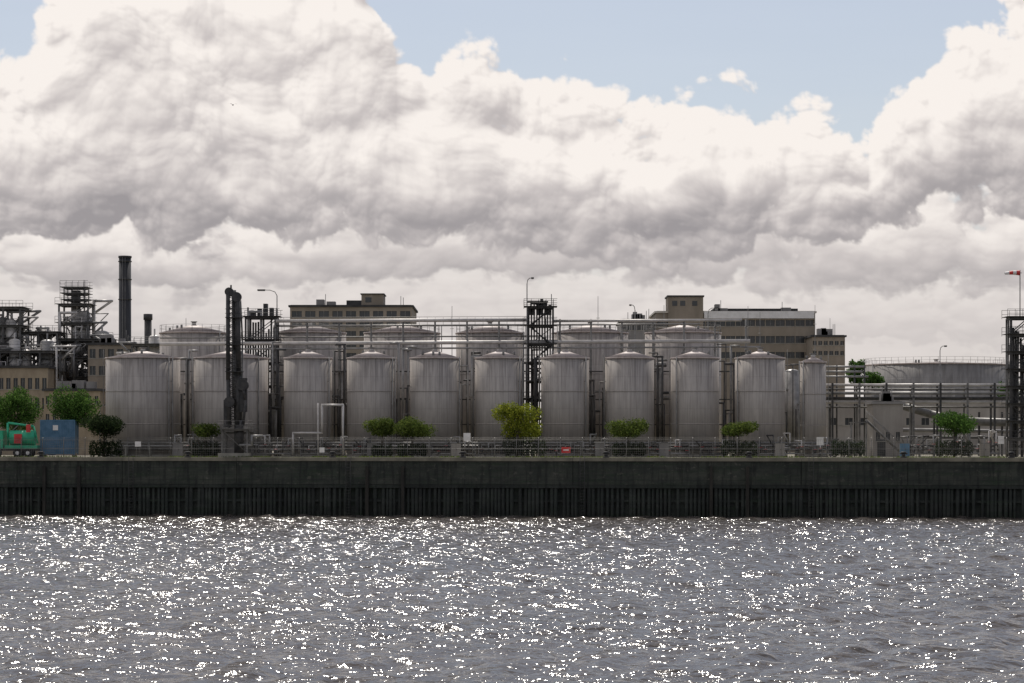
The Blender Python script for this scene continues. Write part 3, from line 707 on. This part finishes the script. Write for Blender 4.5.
def gull(px,py,Y,roll):
    e=empty('flying_gull',(X(px,Y),Y,Z(py,Y)),roll); b=MB()
    pts=[(-.3,.03),(-.18,.07),(0,.09),(.15,.07),(.24,.05),(.3,.045),(.36,.01)]
    for (a,r),(c,r2) in zip(pts[:-1],pts[1:]): b.cyl((0,a,0),(0,c,0),r,'feather_grey',8,r2)
    b.build('body',e); wv=MB(); i=wv.mi('feather_grey')
    for sg in (-1,1):
        o=len(wv.v); wv.v+=[(0,.12,.04),(0,-.12,.04),(sg*.32,.17,.2),(sg*.32,-.08,.19),(sg*.72,.0,.13),(sg*.68,-.1,.12)]
        for q in ((0,1,3,2),(2,3,5,4)): wv.f.append(tuple(o+k for k in q)); wv.m.append(i); wv.s.append(False)
    o=len(wv.v); wv.v+=[(0,-.25,0),(-.1,-.42,0),(.1,-.42,0)]; wv.f.append((o,o+1,o+2)); wv.m.append(i); wv.s.append(False)
    wv.build('wings',e)
gull(233,105,330,.3); gull(60,283,400,.2)

# ---------------------------------------------------------------- water sheet
xs=np.concatenate([[-6000,-2000,-600,-200,-110],np.arange(-72,72.1,.34),[110,200,600,2000,6000]])
ys=np.concatenate([[-3000,-600,-100,20,55],np.arange(74,279,.28),[300,1500]])
XX,YY=np.meshgrid(xs,ys); ZZ=np.zeros_like(XX)
rg=np.random.default_rng(21); NW=60
for i in range(NW):
    lam=1.0*(4.6/1.0)**(rg.uniform()**1.2); ang=math.radians(-70+rg.normal(0,42)); kx,ky=math.cos(ang)*2*math.pi/lam,math.sin(ang)*2*math.pi/lam
    amp=.185/math.sqrt(NW/2)*lam/(2*math.pi)
    ph=kx*XX+ky*YY+rg.uniform(0,6.28); ZZ+=amp*(np.sin(ph)+.25*np.cos(2*ph))
mask=((np.abs(XX)<72.5)&(YY>73)&(YY<280)); ZZ*=mask
ny,nx=XX.shape; idx=np.arange(nx*ny).reshape(ny,nx)
def gridmesh(name,co,idx):
    q=np.stack([idx[:-1,:-1],idx[:-1,1:],idx[1:,1:],idx[1:,:-1]],-1).reshape(-1,4)
    me=bpy.data.meshes.new(name); me.vertices.add(co.size//3); me.vertices.foreach_set('co',co.ravel())
    nq=len(q); me.loops.add(nq*4); me.loops.foreach_set('vertex_index',q.ravel().astype(np.int32)); me.polygons.add(nq)
    me.polygons.foreach_set('loop_start',np.arange(0,nq*4,4,dtype=np.int32)); me.polygons.foreach_set('loop_total',np.full(nq,4,dtype=np.int32)); me.polygons.foreach_set('use_smooth',np.ones(nq,dtype=bool))
    me.update(calc_edges=True); return me
me=gridmesh('river_water',np.stack([XX,YY,ZZ],-1),idx)
me.materials.append(MATS['river_water'])
o=bpy.data.objects.new('river_water',me); scene.collection.objects.link(o)

# ---------------------------------------------------------------- sky dome section carrying the cumulus field
def perm(seed):
    r=np.random.default_rng(seed); p=r.permutation(256); return np.concatenate([p,p]),r.uniform(0,2*np.pi,256),r.uniform(.1,.9,256).astype(np.float32),r.uniform(.1,.9,256).astype(np.float32)
PC={}
def perlin(x,y,seed):
    if seed not in PC: PC[seed]=perm(seed)
    p,an=PC[seed][:2]
    xi=np.floor(x).astype(np.int32); yi=np.floor(y).astype(np.int32); xf=x-xi; yf=y-yi
    u=xf*xf*xf*(xf*(xf*6-15)+10); v=yf*yf*yf*(yf*(yf*6-15)+10)
    ca,sa=np.cos(an),np.sin(an)
    def g(ix,iy,dx,dy):
        h=p[(p[ix&255]+iy)&255]; return ca[h]*dx+sa[h]*dy
    a=g(xi,yi,xf,yf); b=g(xi+1,yi,xf-1,yf); c=g(xi,yi+1,xf,yf-1); d=g(xi+1,yi+1,xf-1,yf-1)
    return ((a+(b-a)*u)*(1-v)+(c+(d-c)*u)*v)*1.45
def puff(x,y,seed,k=12.0):
    if seed not in PC: PC[seed]=perm(seed)
    p,_,rx,ry=PC[seed]
    xi=np.floor(x).astype(np.int32); yi=np.floor(y).astype(np.int32); xf=(x-xi).astype(np.float32); yf=(y-yi).astype(np.float32)
    acc=np.zeros_like(xf)
    for dx in (-1,0,1):
        for dy in (-1,0,1):
            h=p[(p[(xi+dx)&255]+yi+dy)&255]
            fx=rx[h]+(dx-xf); fy=ry[h]+(dy-yf)
            acc+=np.exp(-k*(fx*fx+fy*fy))
    return 1.0+np.log(acc+1e-9)/k
def fbm(x,y,o,seed,g=.5):
    t=0;a=1;f=1;n=0
    for i in range(o): t=t+a*perlin(x*f+i*7.3,y*f-i*3.1,seed+i); n+=a; a*=g; f*=2.03
    return t/n
def sst(x,a,b):
    t=np.clip((x-a)/(b-a),0,1); return t*t*(3-2*t)
def curve(pts):
    ax=np.array([p[0] for p in pts],float); ay=np.array([p[1] for p in pts],float)
    return lambda x: np.interp(x,ax,ay)
def cumulus(px,py,top,base,S,seed,octs,edge,vs=1.15):
    wx=fbm(px/S*.8,py/S*.8,2,seed+20)*.22; wy=fbm(px/S*.8+9,py/S*.8,2,seed+30)*.22
    lf=fbm(px/(S*2.4),py/(S*2.0),3,seed+40)
    def field(px,py,oc):
        xx=px/S+wx; yy=py/S*vs+wy; b=0;a=1;f=1.25
        for i in range(oc):
            b=b+a*(puff(xx*f+i*5.7,yy*f+i*2.9,seed+i)-.80); a*=.54; f*=1.9
        b=b+.16*fbm(xx*2.5,yy*2.5,max(1,oc-1),seed+60,.6)
        env=np.minimum((py-top(px))/(S*.75),(base(px)-py)/(S*.55)); env=np.minimum(env,1.1)
        return env+b*1.2+lf*.45+.06
    d0=field(px,py,octs)
    H=lambda d: np.sqrt(np.clip(d,0,3)+.03)
    lx,ly=-.42,-.9
    d1=field(px+lx*3.5,py+ly*3.5,octs); d2=field(px+lx*12,py+ly*12,max(2,octs-2)); d2b=field(px,py,max(2,octs-2)); d3=field(px+lx*32,py+ly*32,2); d3b=field(px,py,2)
    al=sst(d0,0,edge); m=al>.3
    r1=H(d0)-H(d1); r2=H(d2b)-H(d2); r3=H(d3b)-H(d3)
    r=np.tanh(.75*r1/(r1[m].std()+1e-6))*.085+np.tanh(.75*r2/(r2[m].std()+1e-6))*.18+np.tanh(.7*r3/(r3[m].std()+1e-6))*.15
    t=(py-top(px))/(base(px)-top(px))
    return al,r,t,lf,d0
px1=np.concatenate([np.arange(-1400,-60,30),np.arange(-45,1070,1.0),np.arange(1085,2430,30)])
py1=np.concatenate([np.arange(-700,-40,20),np.arange(-24,400,1.0),np.arange(404,452,8)])
PX,PY=np.meshgrid(px1,py1)
bright=np.array([.93,.87,.825]); midc=np.array([.60,.555,.545]); dk=np.array([.34,.318,.328]); haze=np.array([.71,.66,.635])
def shadecol(s):
    s=np.clip(s,0,1.02)[...,None]
    return np.where(s<.5,dk+(midc-dk)*(s*2),midc+(bright-midc)*(s*2-1))
def ga(cx,cy,sx,sy,amp): return amp*np.exp(-((PX-cx)/sx)**2-((PY-cy)/sy)**2)
wob=1+.6*fbm(PX/60,PY/30,4,900)
darkf=(ga(500,216,130,20,.26)+ga(150,212,180,20,.18)+ga(985,160,90,36,.22)+ga(480,108,52,30,.18)+ga(120,70,70,22,.10)+ga(740,215,100,18,.08))*wob
brif=ga(280,60,140,70,.07)+ga(600,150,130,40,.08)+ga(60,130,90,50,.05)+ga(800,150,80,50,.08)+ga(930,90,50,40,.06)
st=fbm(PX/260,PY/60,5,300)
A=np.clip(.12+.85*sst(PY,130,330)+st*.25*sst(PY,60,200),0,1)
col=haze*(1+.10*fbm(PX/180,PY/26,5,310)[...,None])
def over(al,c):
    global col,A
    na=al+A*(1-al); col=(c*al[...,None]+col*(A*(1-al))[...,None])/np.maximum(na,1e-4)[...,None]; A=na
top=curve([(-300,255),(0,262),(120,240),(300,262),(420,250),(560,256),(700,270),(880,262),(1024,250),(1400,255)])
base=curve([(-300,345),(1400,345)])
al,r,t,lf,d=cumulus(PX,PY,top,base,42,500,4,.6,2.0)
s=.68+r*.7-.25*sst(t,.4,1.1); c=shadecol(s); c=c*.5+haze*.5; over(al*.75,c)
top=curve([(-300,175),(0,215),(80,190),(260,200),(420,195),(560,190),(640,170),(760,150),(870,190),(960,180),(1400,170)])
base=curve([(-300,290),(0,285),(200,300),(420,280),(600,275),(760,300),(900,290),(1400,290)])
al,r,t,lf,d=cumulus(PX,PY,top,base,70,600,5,.45,1.5)
s=.78+r*.9-.38*sst(t+lf*.3,.35,1.0); c=shadecol(s); c=c*.78+haze*.22; over(al,c)
top=curve([(-1400,60),(-200,40),(0,62),(24,56),(48,5),(90,-70),(350,-60),(378,10),(396,58),(450,62),(520,78),(600,100),(655,112),(700,92),(760,90),(830,112),(868,150),(890,98),(930,62),(985,14),(1024,-20),(1200,-60),(2400,40)])
base=curve([(-1400,240),(0,238),(150,250),(330,242),(420,246),(600,252),(660,258),(760,250),(850,232),(900,212),(1024,220),(2400,240)])
al,r,t,lf,d=cumulus(PX,PY,top,base,88,700,6,.24,1.15)
tv=sst(t+lf*.3,.55,1.0)
big=fbm(PX/150,PY/110,4,820)
s=.755+r*1.15-.27*tv+.12*(1-sst(d,.0,.5))-.14*sst(big,.05,.5)-darkf+brif; c=shadecol(s)
over(al,c)
fade=(1-sst(PY*-1,350,690))*(1-sst(np.abs(PX-512),1300,1880)); A=A*fade
R=8800.0
dirv=np.stack([(PX-512),np.full_like(PX,F),(YH-PY)],-1); dirv/=np.linalg.norm(dirv,axis=-1)[...,None]
co=dirv*R; co[...,2]+=CAMZ
idx=np.arange(PX.size).reshape(PX.shape)
me=gridmesh('sky',co,idx)
at=me.color_attributes.new('cloud','FLOAT_COLOR','POINT')
rgba=np.concatenate([col,A[...,None]],-1).astype(np.float32); at.data.foreach_set('color',rgba.ravel())
m=bpy.data.materials.new('cloud_sky'); m.use_nodes=True; nt=m.node_tree; nt.nodes.clear()
an=nt.nodes.new('ShaderNodeAttribute'); an.attribute_name='cloud'
em=nt.nodes.new('ShaderNodeEmission'); tr=nt.nodes.new('ShaderNodeBsdfTransparent'); mx=nt.nodes.new('ShaderNodeMixShader'); ou=nt.nodes.new('ShaderNodeOutputMaterial')
nt.links.new(an.outputs['Color'],em.inputs['Color']); em.inputs['Strength'].default_value=1.0
nt.links.new(an.outputs['Alpha'],mx.inputs[0]); nt.links.new(tr.outputs[0],mx.inputs[1]); nt.links.new(em.outputs[0],mx.inputs[2]); nt.links.new(mx.outputs[0],ou.inputs[0])
try: m.cycles.emission_sampling='NONE'
except Exception: pass
me.materials.append(m); o=bpy.data.objects.new('sky',me); scene.collection.objects.link(o)

# ---------------------------------------------------------------- light
SE,SR=math.radians(52),math.radians(-5)
sd=Vector((math.sin(SR)*math.cos(SE),math.cos(SR)*math.cos(SE),math.sin(SE)))
l=bpy.data.lights.new('sun','SUN'); l.energy=4.0; l.angle=math.radians(.53); l.color=(1,.94,.86)
lo=bpy.data.objects.new('sun',l); scene.collection.objects.link(lo); lo.rotation_euler=(-sd).to_track_quat('-Z','Y').to_euler(); lo.location=(0,0,80)

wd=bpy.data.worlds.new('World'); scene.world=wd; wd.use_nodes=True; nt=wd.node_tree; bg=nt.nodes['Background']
sky=nt.nodes.new('ShaderNodeTexSky'); sky.sky_type='NISHITA'; sky.sun_disc=False; sky.sun_elevation=SE; sky.sun_rotation=SR; sky.dust_density=1.0
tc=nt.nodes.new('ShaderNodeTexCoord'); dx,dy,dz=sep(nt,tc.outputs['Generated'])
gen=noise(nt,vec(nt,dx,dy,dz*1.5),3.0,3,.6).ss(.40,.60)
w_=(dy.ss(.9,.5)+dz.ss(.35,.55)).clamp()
left_fill=dx.ss(.8,-.8)
cloud_fill=mix(nt,left_fill,(3.3,3.1,3.0),(12.5,11.6,10.6))  # out-of-view clouds made brighter left, darker right, added to shade tanks sideways
fin=mix(nt,gen*w_*.88,E(nt,sky.outputs[0]),cloud_fill)
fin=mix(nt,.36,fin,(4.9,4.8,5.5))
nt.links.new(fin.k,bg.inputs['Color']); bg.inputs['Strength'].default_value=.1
try: wd.cycles.sampling_method='MANUAL'; wd.cycles.sample_map_resolution=256
except Exception: pass

# ---------------------------------------------------------------- camera
cam=bpy.data.cameras.new('camera'); co=bpy.data.objects.new('camera',cam); scene.collection.objects.link(co)
cam.sensor_width=36; cam.lens=F*36/1024; cam.shift_y=98.5/1024; cam.clip_end=20000; cam.clip_start=.5
co.location=(0,0,CAMZ); co.rotation_euler=(math.radians(90),0,0)
scene.camera=co
